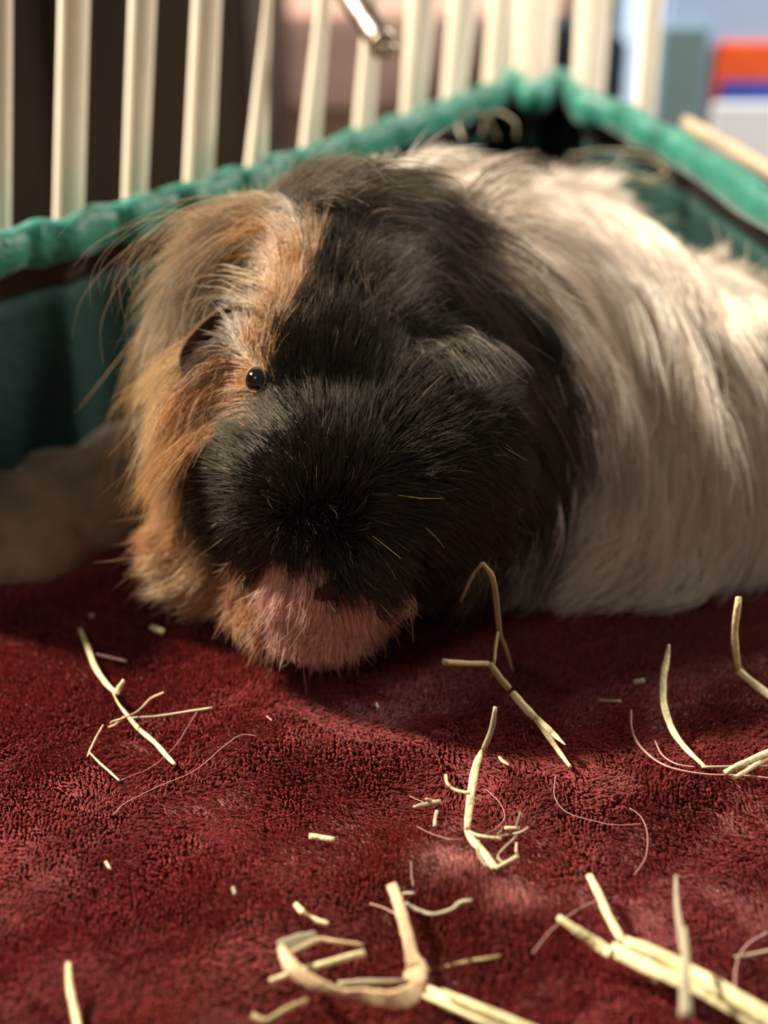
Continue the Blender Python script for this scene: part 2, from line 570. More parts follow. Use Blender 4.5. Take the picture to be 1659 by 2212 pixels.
span_o = empty('printed_carton', (0.30, 0.76, FL), label='pale blue printed carton with orange and blue stripes at upper right', cat='carton')
span('carton_body', 1450, 2100, -260, FL, 0.68, 0.16, M_blue, span_o)
span('orange_stripe', 1548, 2100, 92, 0.0, 0.6775, 0.0026, M_orange, span_o, bev=0.001)
span('blue_stripe', 1560, 2100, 176, 0.0, 0.6750, 0.0026, M_navy, span_o, bev=0.001)
span('white_stripe', 1540, 2100, 222, 0.0, 0.6725, 0.0026, M_white, span_o, bev=0.001)
span('teal_side', 1438, 1535, 60, FL, 0.6755, 0.0046, M_teal, span_o, bev=0.001)
tub = span('storage_tub', 1330, 1600, 20, FL, 1.12, 0.15, M_grey, bev=0.02, label='pale grey blue storage tub behind the cloth bag', cat='tub')

# ------------------------------------------------------------------ folded fleece along the left wall
fold_path = [(-260, 1260, 0.000), (-80, 1195, 0.001), (70, 1140, 0.002), (200, 1085, 0.002), (330, 1020, 0.001), (480, 950, 0.0)]
fold_path = [PH(*q) for q in fold_path]
fp = catmull(fold_path, 14)
fr = [0.024 + 0.002 * math.sin(i * 0.35) for i in range(len(fp))]
v, f = sweep(fp, fr, [0.0125 + 0.001 * math.sin(i * 0.5) for i in range(len(fp))], seg=40)
vv = np.array([tuple(p) for p in v])
vv += ((0.0022 * vnoise(vv, 32, 5) + 0.0010 * vnoise(vv, 80, 6)))[:, None] * np.array([0.3, -0.4, 0.9])
vv[:, 2] = np.maximum(vv[:, 2], -0.0095)
mesh_obj('folded_fleece', vv, f, M_fleece, label='grey-brown fleece roll bunched between the green wall and the red blanket', cat='fleece')

# ------------------------------------------------------------------ guinea pig: body surface
pig = empty('guinea_pig', (0.03, 0.33, 0.0), label='long-haired guinea pig with orange, black and white fur lying on the red blanket', cat='guinea pig')
ELL = []  # (centre, radii, rotation matrix)
def ell(c, r, rot=(0, 0, 0)):
    R = Matrix.Rotation(rot[2], 3, 'Z') @ Matrix.Rotation(rot[1], 3, 'Y') @ Matrix.Rotation(rot[0], 3, 'X')
    ELL.append((np.array(c, float), np.array(r, float), np.array(R)))
    return c
ell(P(715, 745, 0.330), (0.0345, 0.036, 0.036))                # skull
ell(P(640, 900, 0.312), (0.027, 0.026, 0.030))                 # face
ell(P(560, 1060, 0.322), (0.0195, 0.024, 0.026))               # left cheek
ell(P(465, 1170, 0.320), (0.0125, 0.014, 0.013))                # lower left cheek
ell(P(900, 1010, 0.309), (0.0275, 0.027, 0.028))                # right cheek
ell(P(675, 1050, 0.296), (0.0235, 0.021, 0.021))               # muzzle
ell(P(740, 1180, 0.2960), (0.0215, 0.018, 0.0145))              # nose
ell(P(690, 1270, 0.303), (0.017, 0.018, 0.011))                # chin
ell(P(890, 680, 0.352), (0.032, 0.036, 0.032))                 # nape
ell(P(1020, 820, 0.350), (0.030, 0.034, 0.038))                # shoulder
ell((0.044, 0.370, 0.036), (0.036, 0.046, 0.036), (0, 0, 0))
ell((0.076, 0.352, 0.030), (0.040, 0.044, 0.028), (0, 0, 0.2))   # belly
ell((0.050, 0.394, 0.034), (0.031, 0.034, 0.034), (0, 0, 0))     # rump
ell(P(1330, 1120, 0.347), (0.026, 0.022, 0.018))                 # flank
ell(P(1520, 1060, 0.357), (0.024, 0.020, 0.018))
ell(P(1180, 1000, 0.350), (0.026, 0.022, 0.024))
bm = bmesh.new()
for c, r, R in ELL:
    M4 = Matrix.Translation(Vector(c)) @ Matrix(R.tolist()).to_4x4() @ Matrix.Diagonal((*r, 1))
    bmesh.ops.create_icosphere(bm, subdivisions=4, radius=1.0, matrix=M4)
me = bpy.data.meshes.new('tmp'); bm.to_mesh(me); bm.free()
tmp = bpy.data.objects.new('tmp', me); COL.objects.link(tmp)
rm = tmp.modifiers.new('r', 'REMESH'); rm.mode = 'VOXEL'; rm.voxel_size = 0.0018
s = tmp.modifiers.new('s', 'SMOOTH'); s.factor = 0.6; s.iterations = 9
dg = bpy.context.evaluated_depsgraph_get()
body_me = bpy.data.meshes.new_from_object(tmp.evaluated_get(dg))
bpy.data.objects.remove(tmp)
body_me.name = 'body'
nv = len(body_me.vertices)
co = np.zeros(nv * 3); body_me.vertices.foreach_get('co', co); co = co.reshape(-1, 3)
co[:, 2] = np.maximum(co[:, 2], 0.0035)
body_me.vertices.foreach_set('co', co.ravel()); body_me.update()
body_me.polygons.foreach_set('use_smooth', [True] * len(body_me.polygons))
body = bpy.data.objects.new('body', body_me)
link(body, pig)
body_me.calc_loop_triangles()
tri = np.zeros(len(body_me.loop_triangles) * 3, dtype=np.int32); body_me.loop_triangles.foreach_get('vertices', tri); tri = tri.reshape(-1, 3)
vn = np.zeros(nv * 3); body_me.vertices.foreach_get('normal', vn); vn = vn.reshape(-1, 3)
bvh = BVHTree.FromPolygons([Vector(c) for c in co], [tuple(t) for t in tri])
CAMV = Vector((0, 0, H))

def hit(x, y):
    d = (P(x, y, 1.0) - CAMV).normalized()
    loc, nrm, i, dist = bvh.ray_cast(CAMV, d)
    return loc, nrm

# eye of the orange side
eye_c, eye_n = hit(556, 822)

# fur colours (albedo)
OR = (0.56, 0.31, 0.115); OR2 = (0.50, 0.22, 0.07); TN = (0.46, 0.34, 0.21); GT = (0.30, 0.23, 0.155)
CR = (0.62, 0.43, 0.22); BK = (0.012, 0.0085, 0.005); DB = (0.034, 0.024, 0.015); WH = (0.86, 0.74, 0.63)
PK = (0.74, 0.47, 0.39); GY = (0.16, 0.13, 0.10)
# guides: zone, colour, lift (m), points in the photo from root to tip
G = []
def g(zone, col, lift, *pts, l=1.0, rad=1.0):
    loc, nrm = hit(*pts[0])
    if loc is None: return
    Z = project(loc)[2]
    out = [np.array(loc)]
    for k, (x, y) in enumerate(pts[1:]):
        t = (k + 1) / (len(pts) - 1)
        l2, n2 = hit(x, y)
        if l2 is not None:
            Z2 = project(l2)[2]
            if Z2 > Z + 0.02: Z2 = Z + 0.02
            Z = Z2
        q = np.array(P(x, y, Z - lift * t))
        out.append(q)
    pl = catmull(out, 6)
    pl = np.array(pl)
    seg = np.r_[0, np.cumsum(np.linalg.norm(np.diff(pl, axis=0), axis=1))]
    K = 9
    tt = np.linspace(0, seg[-1], K)
    rs = np.stack([np.interp(tt, seg, pl[:, a]) for a in range(3)], -1)
    G.append((zone, np.array(col), rs - rs[0], rs[0], l, rad))

# --- orange side, ridge above the eye, ear sweep
g('face', OR, .004, (575, 770), (610, 680), (640, 600))
g('face', OR, .004, (600, 700), (640, 620), (662, 540))
g('face', OR, .005, (640, 630), (665, 550), (685, 480))
g('face', OR, .005, (660, 560), (672, 500), (690, 440))
g('face', OR, .006, (620, 560), (618, 500), (585, 452), (530, 450))
g('face', TN, .007, (600, 520), (560, 460), (480, 450), (400, 480), (330, 530))
g('face', TN, .008, (560, 540), (500, 480), (400, 490), (320, 550), (280, 620))
g('face', GT, .008, (545, 590), (470, 540), (380, 570), (320, 660), (300, 740))
g('face', TN, .008, (520, 640), (430, 600), (350, 680), (305, 800), (295, 900))
g('face', CR, .006, (430, 790), (370, 800), (310, 870), (275, 980))
g('face', OR2, .004, (520, 830), (430, 840), (360, 890), (310, 990))
g('face', OR, .004, (540, 860), (460, 880), (390, 920), (335, 1000))
g('face', OR, .003, (510, 900), (430, 930), (350, 1010), (295, 1100))
g('face', OR, .003, (430, 960), (380, 1010), (320, 1080), (280, 1150))
g('face', OR, .003, (390, 1060), (345, 1110), (300, 1170))
g('face', OR2, .003, (400, 1140), (350, 1180), (290, 1220))
g('face', CR, .004, (420, 1190), (350, 1195), (280, 1220))
g('face', CR, .004, (430, 1230), (390, 1260), (310, 1300))
g('face', CR, .003, (470, 1240), (440, 1290), (400, 1330))
g('face', OR2, .002, (540, 1250), (530, 1290), (510, 1330))
g('face', (0.42, 0.16, 0.06), .002, (500, 1225), (500, 1262), (490, 1300))
g('face', (0.085, 0.050, 0.026), .002, (465, 785), (425, 788), (385, 800))  # these dark hair colours paint in the shade of the ear hollows
g('face', (0.10, 0.060, 0.032), .003, (505, 675), (455, 680), (405, 715))
g('face', (0.13, 0.085, 0.045), .004, (535, 620), (480, 590), (430, 610), (390, 660))
# --- pale lip and chin
g('chin', PK, .002, (610, 1250), (605, 1290), (590, 1330))
g('chin', PK, .002, (680, 1240), (680, 1280), (675, 1330))
g('chin', PK, .002, (640, 1300), (640, 1325), (640, 1350))
g('chin', PK, .002, (700, 1330), (700, 1350), (690, 1375))
g('chin', PK, .002, (770, 1300), (785, 1325), (795, 1350))
g('chin', (0.40, 0.20, 0.10), .002, (840, 1300), (870, 1330), (890, 1370))
g('chin', (0.30, 0.12, 0.06), .002, (900, 1325), (930, 1340), (960, 1360))
# --- black side: short fur on muzzle and forehead
for (x, y, dx, dy) in [(600, 760, 12, -40), (640, 720, 14, -45), (690, 640, 10, -50), (700, 560, 6, -50), (650, 820, 6, -45), (610, 880, -20, -30),
                       (560, 950, -32, -18), (500, 970, -30, -18), (460, 1000, -30, 5), (450, 1060, -32, 12), (460, 1130, -28, 20),
                       (500, 1180, -20, 26), (560, 1195, -12, 24), (640, 1190, -4, 22), (560, 1080, -30, 5), (620, 1000, -14, -30),
                       (700, 1000, 0, -34), (760, 920, 5, -40), (720, 820, 4, -45), (800, 800, 16, -45), (740, 1100, 10, -18),
                       (720, 1200, 8, 20), (790, 1240, 16, 30), (840, 1180, 25, 25), (860, 1080, 40, 5), (900, 980, 42, -16),
                       (880, 880, 36, -30), (1000, 900, 30, -10), (1040, 830, 26, -8), (960, 820, 26, -22), (1080, 940, 24, 16), (1080, 1040, 22, 34), (1040, 1120, 20, 36), (980, 1210, 20, 30), (760, 1270, 12, 26), (830, 1285, 16, 24), (900, 1290, 16, 22), (730, 1225, 6, 24), (980, 1060, 40, 20), (950, 1160, 32, 34), (900, 1250, 22, 28), (1040, 1000, 30, 36)]:
    g('muzzle', BK, .003, (x, y), (x + dx, y + dy), (x + dx * 1.8, y + dy * 1.8))
# --- black longer fur
g('crown', DB, .006, (760, 620), (775, 560), (800, 510))
g('crown', DB, .006, (830, 640), (860, 590), (900, 550))
g('crown', DB, .005, (900, 680), (950, 650), (1000, 640), (1040, 680))
g('crown', BK, .005, (880, 760), (940, 740), (1000, 760), (1040, 820))
g('crown', DB, .006, (720, 520), (712, 450), (740, 390), (800, 360))
g('crown', DB, .006, (760, 480), (770, 400), (840, 365), (930, 370))
g('crown', DB, .006, (820, 500), (860, 430), (930, 400), (985, 420))
g('crown', DB, .007, (850, 540), (900, 500), (970, 530), (1030, 600), (1080, 690))
g('crown', DB, .008, (900, 590), (980, 575), (1055, 650), (1130, 770), (1180, 880))
g('crown', BK, .006, (960, 660), (1040, 680), (1110, 760), (1170, 880), (1210, 1000))
g('crown', BK, .005, (1020, 740), (1100, 760), (1170, 880), (1200, 1020))
g('crown', BK, .005, (1110, 860), (1150, 920), (1185, 1040), (1180, 1160))
g('crown', BK, .004, (1140, 980), (1180, 1060), (1185, 1160), (1150, 1260))
g('crown', BK, .004, (1100, 1100), (1130, 1180), (1110, 1270))
g('crown', BK, .004, (1180, 1080), (1200, 1160), (1170, 1250))
g('crown', BK, .004, (1040, 1200), (1050, 1250), (1030, 1300))
g('crown', GY, .006, (700, 470), (650, 400), (700, 370), (745, 440))

# --- white coat
for q in [((1000, 400), (1060, 350), (1140, 330)), ((1000, 450), (1070, 440), (1160, 480)), ((1010, 510), (1100, 500), (1200, 580)), ((1080, 560), (1170, 600), (1250, 700)),
          ((1150, 640), (1220, 720), (1280, 830)), ((1225, 780), (1275, 880), (1305, 1000)), ((1280, 900), (1320, 1020), (1300, 1160)), ((1295, 1040), (1290, 1160), (1210, 1300)),
          ((1260, 1180), (1230, 1265), (1160, 1335)), ((1280, 1150), (1270, 1260), (1190, 1340)), ((1360, 1160), (1350, 1260), (1270, 1335)), ((1450, 1180), (1440, 1270), (1360, 1330)),
          ((1560, 1160), (1560, 1250), (1480, 1325)), ((1620, 1000), (1650, 1120), (1620, 1240))]:
    g('coat', WH, .003, *q)
g('coat', WH, .004, (1010, 450), (1040, 380), (1100, 330), (1180, 310))
g('coat', WH, .005, (1060, 400), (1150, 340), (1260, 380), (1340, 460))
g('coat', WH, .004, (1100, 480), (1210, 500), (1310, 620), (1360, 780))
g('coat', WH, .004, (1200, 420), (1330, 480), (1430, 620), (1470, 800))
g('coat', WH, .004, (1300, 480), (1430, 560), (1530, 720), (1545, 960))
g('coat', WH, .004, (1400, 560), (1510, 650), (1590, 820), (1610, 1060))
g('coat', WH, .004, (1500, 640), (1600, 760), (1650, 960), (1660, 1160))
g('coat', WH, .004, (1600, 760), (1670, 900), (1690, 1100), (1670, 1220))
g('coat', WH, .004, (1150, 620), (1280, 700), (1370, 860), (1400, 1030))
g('coat', WH, .004, (1240, 720), (1330, 840), (1370, 1020), (1350, 1180))
g('coat', WH, .004, (1350, 760), (1430, 900), (1450, 1100), (1410, 1240))
g('coat', WH, .004, (1450, 840), (1520, 980), (1530, 1150), (1480, 1270))
g('coat', WH, .004, (1560, 900), (1620, 1060), (1620, 1210), (1540, 1310), (1460, 1335))
g('coat', WH, .003, (1220, 900), (1280, 1040), (1260, 1200), (1150, 1330))
g('coat', WH, .003, (1300, 1000), (1350, 1120), (1310, 1250), (1180, 1340))
g('coat', WH, .003, (1400, 1080), (1420, 1180), (1350, 1280), (1230, 1330))
g('coat', WH, .003, (1500, 1120), (1530, 1220), (1480, 1300), (1380, 1330))
g('coat', (0.40, 0.32, 0.25), .004, (1200, 730), (1250, 820), (1310, 980), (1330, 1120))

gz = [x[0] for x in G]
gcol = np.array([x[1] for x in G]); grel = np.array([x[2] for x in G]); groot = np.array([x[3] for x in G])

def sample_surface(N, weight=None):
    a, b, c = co[tri[:, 0]], co[tri[:, 1]], co[tri[:, 2]]
    ar = np.linalg.norm(np.cross(b - a, c - a), axis=1)
    cen = (a + b + c) / 3
    if weight is not None: ar = ar * weight(cen)
    idx = rng.choice(len(tri), N, p=ar / ar.sum())
    u, w = rng.random(N), rng.random(N)
    fl = u + w > 1; u[fl] = 1 - u[fl]; w[fl] = 1 - w[fl]
    p = a[idx] + (b - a)[idx] * u[:, None] + (c - a)[idx] * w[:, None]
    nn = vn[tri[idx, 0]] * (1 - u - w)[:, None] + vn[tri[idx, 1]] * u[:, None] + vn[tri[idx, 2]] * w[:, None]
    nn /= np.linalg.norm(nn, axis=1)[:, None]
    return p, nn

ZN = np.array([['face', 'chin', 'muzzle', 'crown', 'coat'].index(z) for z in gz])
def nearest_info(p):
    """colour guide index (jittered) for points p"""
    jit = p + 0.0016 * np.stack([vnoise(p, 90, s_) for s_ in (41, 42, 43)], -1) + rng.normal(0, 0.0004, p.shape)
    D = np.linalg.norm(jit[:, None, :] - groot[None], axis=2)
    return D

_e = hit(470, 700)
EAR_C = np.array(_e[0])
def skin_colors():
    out = np.zeros((nv, 3))
    for s0 in range(0, nv, 4000):
        D = np.linalg.norm(co[s0:s0 + 4000, None, :] - groot[None], axis=2)
        out[s0:s0 + 4000] = gcol[D.argmin(1)] * 0.55
    out[np.linalg.norm(co - EAR_C, axis=1) < 0.0075] = (0.045, 0.020, 0.012)  # shade of the ear hollow painted into the skin
    return out
ca = body_me.color_attributes.new('fur_tone', 'FLOAT_COLOR', 'POINT')
sc_ = np.ones((nv, 4), dtype=np.float32); sc_[:, :3] = skin_colors()
ca.data.foreach_set('color', sc_.ravel())
M_skin, nt, b = new_mat('skin_under_fur')
at = nt.nodes.new('ShaderNodeAttribute'); at.attribute_name = 'fur_tone'
nt.links.new(at.outputs['Color'], b.inputs['Base Color'])
b.inputs['Roughness'].default_value = 0.9; b.inputs['Specular IOR Level'].default_value = 0.1
body_me.materials.clear(); body_me.materials.append(M_skin)

M_fur = strand_mat('guinea_pig_fur', gloss=0.20, rough=0.30, translucent=0.25)
_e = hit(470, 700)
EAR_C = np.array(_e[0])
M_fur_black = strand_mat('black_fur', gloss=0.07, rough=0.35, translucent=0.1, spec_tint=(1, 0.88, 0.72))
M_fur_crown = strand_mat('dark_crown_fur', gloss=0.12, rough=0.32, translucent=0.15, spec_tint=(1, 0.9, 0.76))

def make_fur():
    def dens(cen):
        w = np.ones(len(cen))
        yq = cen[:, 1] * CS - (cen[:, 2] - H) * SN
        head = cen[:, 0] < 0.03
        w[head & (cen[:, 1] < 0.345)] = 3.6
        # underside is unseen
        w[cen[:, 2] < 0.006] = 0.2
        w[cen[:, 1] > 0.43] = 0.4
        return w
    N = 150000
    p, nn = sample_surface(N, dens)
    K = 9
    idx4 = np.zeros((N, 4), int); w4 = np.zeros((N, 4)); near = np.zeros(N); own = np.zeros(N, int)
    for s0 in range(0, N, 10000):
        sl = slice(s0, min(N, s0 + 10000))
        D = nearest_info(p[sl])
        own[sl] = D.argmin(1)
        near[sl] = D.min(1)
        # blend only among guides of the same zone as the nearest one
        same = ZN[None, :] == ZN[own[sl]][:, None]
        D2 = np.where(same, D, 1e3)
        ix = np.argsort(D2, axis=1)[:, :4]
        dd = np.take_along_axis(D2, ix, 1)
        ww = 1.0 / (dd + 0.0015) ** 3
        ww[dd > 100] = 0
        idx4[sl] = ix; w4[sl] = ww / ww.sum(1)[:, None]
    rel = np.einsum('nk,nkpc->npc', w4, grel[idx4])
    zone = ZN[own]
    # default direction far from guides: back and down along the surface
    dft = np.array([0.25, 0.45, -0.7])
    tg = dft[None] - nn * (nn @ dft)[:, None]
    tg /= np.linalg.norm(tg, axis=1)[:, None] + 1e-9
    tt = np.linspace(0, 1, K)
    drel = (tg + nn * 0.08)[:, None, :] * tt[None, :, None] * 0.012
    f = np.clip((near - 0.014) / 0.010, 0, 1)[:, None, None]
    rel = rel * (1 - f) + drel * f
    ln = np.linalg.norm(np.diff(rel, axis=1), axis=2).sum(1)
    # fur lies down: limit how far it stands off the skin
    oc = np.einsum('npc,nc->np', rel, nn)
    lim = np.where(zone == 2, 0.30, np.where(zone == 4, 0.10, np.where(zone == 0, 0.08, 0.16)))[:, None] * ln[:, None] * tt[None]
    rel = rel - nn[:, None, :] * np.maximum(oc - lim, 0)[:, :, None]
    # individual lengths
    sc = rng.uniform(0.55, 1.12, N)
    sc = np.where(zone == 0, rng.uniform(0.5, 0.95, N), sc)
    sc = np.where(zone == 2, rng.uniform(0.6, 1.1, N), sc)
    rel = rel * sc[:, None, None]
    # locks: strands gather to lock centres towards the tip
    L0 = np.where(zone == 4, 0.0065, np.where(zone == 3, 0.0045, 0.0030))
    key = np.floor(p / L0[:, None] + 0.35 * np.stack([vnoise(p, 120, 51), vnoise(p, 120, 52), vnoise(p, 120, 53)], -1))
    _, lock = np.unique(np.c_[key, zone], axis=0, return_inverse=True)
    lock = lock.ravel()
    nl = lock.max() + 1
    cnt = np.bincount(lock, minlength=nl)
    cen = np.stack([np.bincount(lock, p[:, a], nl) / cnt for a in range(3)], -1)
    lr = rng.normal(0, 1, (nl, 3)); lt = rng.uniform(0.8, 1.2, nl)
    amp_ = 1
    lw = np.where(zone == 2, 0.2, np.where(zone == 4, 0.70, np.where(zone == 1, 0.2, 0.5)))
    tl = (tt[None, :] ** 1.2)[:, :, None]
    pts = p[:, None, :] + rel
    pts += (cen[lock] - p)[:, None, :] * tl * lw[:, None, None]
    amp = np.where(zone == 4, 0.0022, np.where((zone == 2) | (zone == 1), 0.0005, 0.0013))
    pts += lr[lock][:, None, :] * tl * amp[:, None, None]
    # stray
    stray = rng.normal(0, 1, (N, 3)); big = rng.random(N) < 0.05
    sa = np.where(zone == 2, 0.0006, 0.0011) * np.where(big, 3.0, 1.0)
    pts += stray[:, None, :] * (tt[None, :, None] ** 1.6) * sa[:, None, None]
    # keep strands outside the body
    lift = nn[:, None, :] * (np.sin(tt * math.pi * 0.5) * 0.0015)[None, :, None]
    pts += lift
    for c, r, R in ELL:
        rr = r * 0.96
        q = (pts[:, 2:, :] - c) @ R
        s_ = np.linalg.norm(q / rr, axis=2)
        inside = s_ < 1.03
        k_ = np.where(inside, 1.03 / np.maximum(s_, 0.3), 1.0)
        k_ = 1 + (k_ - 1) * np.linspace(0.3, 1, K - 2)[None, :]
        pts[:, 2:, :] = np.where(inside[:, :, None], ((q * k_[:, :, None]) @ R.T) + c, pts[:, 2:, :])
    pts[:, :, 2] = np.maximum(pts[:, :, 2], 0.0025 + rng.uniform(0, 0.003, N)[:, None])
    # colour
    col = gcol[own].copy()
    tone = rng.normal(1.0, 0.14, N) * lt[lock]
    # hair of the dark crown holds some pale strands, the orange side some grey ones
    r_ = rng.random(N)
    m_ = (zone == 3) & (r_ < 0.05) & (p[:, 2] > 0.055); col[m_] = (0.30, 0.24, 0.18)
    m_ = (zone == 0) & (r_ < 0.10); col[m_] = (0.20, 0.13, 0.07)
    m_ = (zone == 0) & (r_ > 0.93); col[m_] = (0.66, 0.52, 0.36)
    m_ = (zone == 2) & (r_ < 0.015); col[m_] = (0.25, 0.2, 0.15)
    col = np.clip(col * np.clip(tone, 0.5, 1.5)[:, None], 0.002, 0.9)
    # keep clear of the eye
    de = np.linalg.norm(p - np.array(eye_c), axis=1)
    keep = (de > 0.0024)
    tipd = np.linalg.norm(pts - np.array(eye_c + eye_n * 0.002)[None, None], axis=2).min(1)
    keep &= ~((de < 0.012) & (tipd < 0.0019))
    keep &= np.linalg.norm((p - EAR_C) * np.array([1, .6, 1]), axis=1) > 0.0050
    w0 = np.where(zone == 4, 0.00011, np.where(zone == 2, 0.00006, 0.000062))
    prof = np.array([1, 1, 1, .95, .9, .8, .65, .45, .2])
    rad = w0[:, None] * prof[None]
    names = {0: ('orange_face_fur', 'long orange and tan fur of the left face and ear'), 1: ('chin_fur', 'pale pinkish white fur of lip and chin'),
             2: ('muzzle_fur', 'short black fur of muzzle and cheek'), 3: ('crown_fur', 'dark brown black fur swept over the crown'),
             4: ('coat', 'long white coat of the body')}
    for z, (nm, lb) in names.items():
        s_ = keep & (zone == z)
        strands(nm, pts[s_], rad[s_], col[s_], {2: M_fur_black, 3: M_fur_crown}.get(z, M_fur), pig, kind='stuff', label=lb)
make_fur()

# long loose wisps lying over the coat
def wisps():
    S = [(DB, [(800, 470), (760, 420), (830, 370), (960, 380), (980, 440)]),
         (DB, [(940, 470), (1080, 500), (1260, 590), (1400, 660), (1470, 720)]), (DB, [(960, 500), (1100, 540), (1230, 660), (1310, 820), (1350, 1000), (1352, 1130)]),
         (DB, [(980, 520), (1120, 560), (1230, 650), (1300, 760)]), (DB, [(1000, 440), (1060, 380), (1140, 352), (1230, 400), (1320, 470)]),
         (DB, [(1040, 470), (1080, 420), (1130, 385)]), (GY, [(1000, 560), (1130, 640), (1220, 760), (1260, 880)]),
         (DB, [(1090, 640), (1190, 760), (1270, 900), (1330, 1050), (1320, 1160)]), (GY, [(1040, 560), (1180, 650), (1290, 820), (1350, 1000)]),
         (TN, [(560, 470), (430, 450), (310, 530), (262, 610), (270, 680)]), (TN, [(560, 610), (470, 600), (390, 660), (340, 770)]), (GT, [(560, 660), (500, 640), (430, 670), (380, 740)]), (TN, [(520, 500), (400, 480), (300, 560), (275, 640)]),
         (CR, [(330, 840), (280, 900), (265, 960), (275, 1030)]), (CR, [(330, 700), (290, 780), (270, 860), (262, 940)]),
         (GY, [(640, 430), (700, 385), (770, 400), (800, 450)])]
    P_, R_, C_ = [], [], []
    for col, pts in S:
        base = []
        Z = None
        for (x, y) in pts:
            l, n_ = hit(x, y)
            if l is not None: Z = project(l)[2] - 0.005
            elif Z is None: Z = 0.335
            base.append(np.array(P(x, y, Z)))
        pl = np.array(catmull(base, 8))
        seg = np.r_[0, np.cumsum(np.linalg.norm(np.diff(pl, axis=0), axis=1))]
        tt = np.linspace(0, 1, 14)
        rs = np.stack([np.interp(tt * seg[-1], seg, pl[:, a]) for a in range(3)], -1)
        for k in range(16):
            off = rng.normal(0, 0.0014, 3); sp = rng.normal(0, 0.0045, 3)
            P_.append(rs * rng.uniform(0.995, 1.005) + off + sp * (tt[:, None] ** rng.uniform(0.8, 1.8))); R_.append(0.000075 * np.clip(1.15 - tt, 0.15, 1)); C_.append(np.array(col) * rng.uniform(0.7, 1.3))
    strands('long_wisp', np.array(P_), np.array(R_), np.array(C_), M_fur_crown, pig, kind='stuff', label='long dark and tan wisps hanging over the coat')
wisps()

def forehead_glints():
    P_, R_, C_ = [], [], []
    for (x, y, dx, dy) in [(765, 640, 4, -50), (785, 620, 6, -50), (800, 660, 8, -60), (820, 640, 12, -50), (855, 655, 26, -44), (875, 665, 30, -42), (890, 680, 32, -38),
                           (905, 700, 34, -32), (915, 715, 40, -24), (850, 690, 22, -40), (790, 720, 6, -50), (700, 660, 6, -44), (660, 690, 8, -44), (930, 690, 34, -20)]:
        l, n_ = hit(x, y)
        Z = project(l)[2]
        for k in range(9):
            jx, jy = rng.normal(0, 14), rng.normal(0, 14)
            a = np.array(P(x + jx, y + jy, Z - 0.0028)); b = np.array(P(x + jx + dx * rng.uniform(.6, 1.1), y + jy + dy * rng.uniform(.5, 1.1), Z - rng.uniform(0.003, 0.0062))) + rng.normal(0, 0.0011, 3)
            m_ = (a + b) / 2 + np.array([0, -0.0007, 0.0004]) + rng.normal(0, .0002, 3)
            tt = np.linspace(0, 1, 6)[:, None]
            P_.append((1 - tt) ** 2 * a + 2 * tt * (1 - tt) * m_ + tt ** 2 * b)
            R_.append(np.linspace(0.000045, 0.000012, 6)); C_.append(np.array([0.30, 0.22, 0.15]) * rng.uniform(0.3, 1.2))
    strands('brow_glints', np.array(P_), np.array(R_), np.array(C_), M_fur, pig, kind='stuff', label='short hairs on the black forehead, painted pale as highlights')  # highlights on the black fur, painted as pale strand colour
forehead_glints()

# whiskers
def whiskers():
    S = [[(480, 1165), (430, 1200), (370, 1230)], [(470, 1130), (440, 1150), (400, 1190)], [(860, 1070), (910, 1076), (960, 1077)], [(805, 1158), (840, 1185), (868, 1208)],
         [(920, 1140), (945, 1165), (960, 1185)], [(1190, 900), (1192, 950), (1198, 990)], [(900, 740), (960, 735), (1000, 770)], [(1000, 790), (1080, 800), (1130, 775)]]
    for pts in S:
        base = []
        for k, (x, y) in enumerate(pts):
            l, n_ = hit(x, y)
            Z = (project(l)[2] if l is not None else 0.30) - 0.006 - 0.002 * k
            base.append(P(x, y, Z))
        pl = catmull(base, 6)
        v, f = sweep(pl, np.linspace(0.00006, 0.00002, len(pl)), np.linspace(0.00006, 0.00002, len(pl)), seg=5)
        mesh_obj('whisker', v, f, M_hay_dull, pig)
whiskers()

# eyes
def eyeball(c, nrm, r, name='eye'):
    bm = bmesh.new(); bmesh.ops.create_uvsphere(bm, u_segments=32, v_segments=20, radius=r, matrix=Matrix.Translation(c))
    me = bpy.data.meshes.new(name); bm.to_mesh(me); bm.free(); me.materials.append(M_eye)
    me.polygons.foreach_set('use_smooth', [True] * len(me.polygons))
    e = bpy.data.objects.new(name, me); link(e, pig)
    # lid ring
    q = Vector(nrm).to_track_quat('Z', 'Y')
    ring = []
    for k in range(25):
        a = 2 * math.pi * k / 24
        ring.append(Vector(c) + q @ Vector((math.cos(a) * r * 0.80, math.sin(a) * r * 1.0, r * 0.55)))
    v, f = sweep(ring, 0.00022, 0.0002, seg=8, closed_caps=False)
    lid = mesh_obj('eyelid', v, f, M_lid, None, label='thin pale lid ring')
    lid.parent = e
eyeball(eye_c - eye_n * 0.0002, eye_n, 0.0026)
c2, n2 = hit(1080, 880)
eyeball(c2 - n2 * 0.0030, n2, 0.0030)

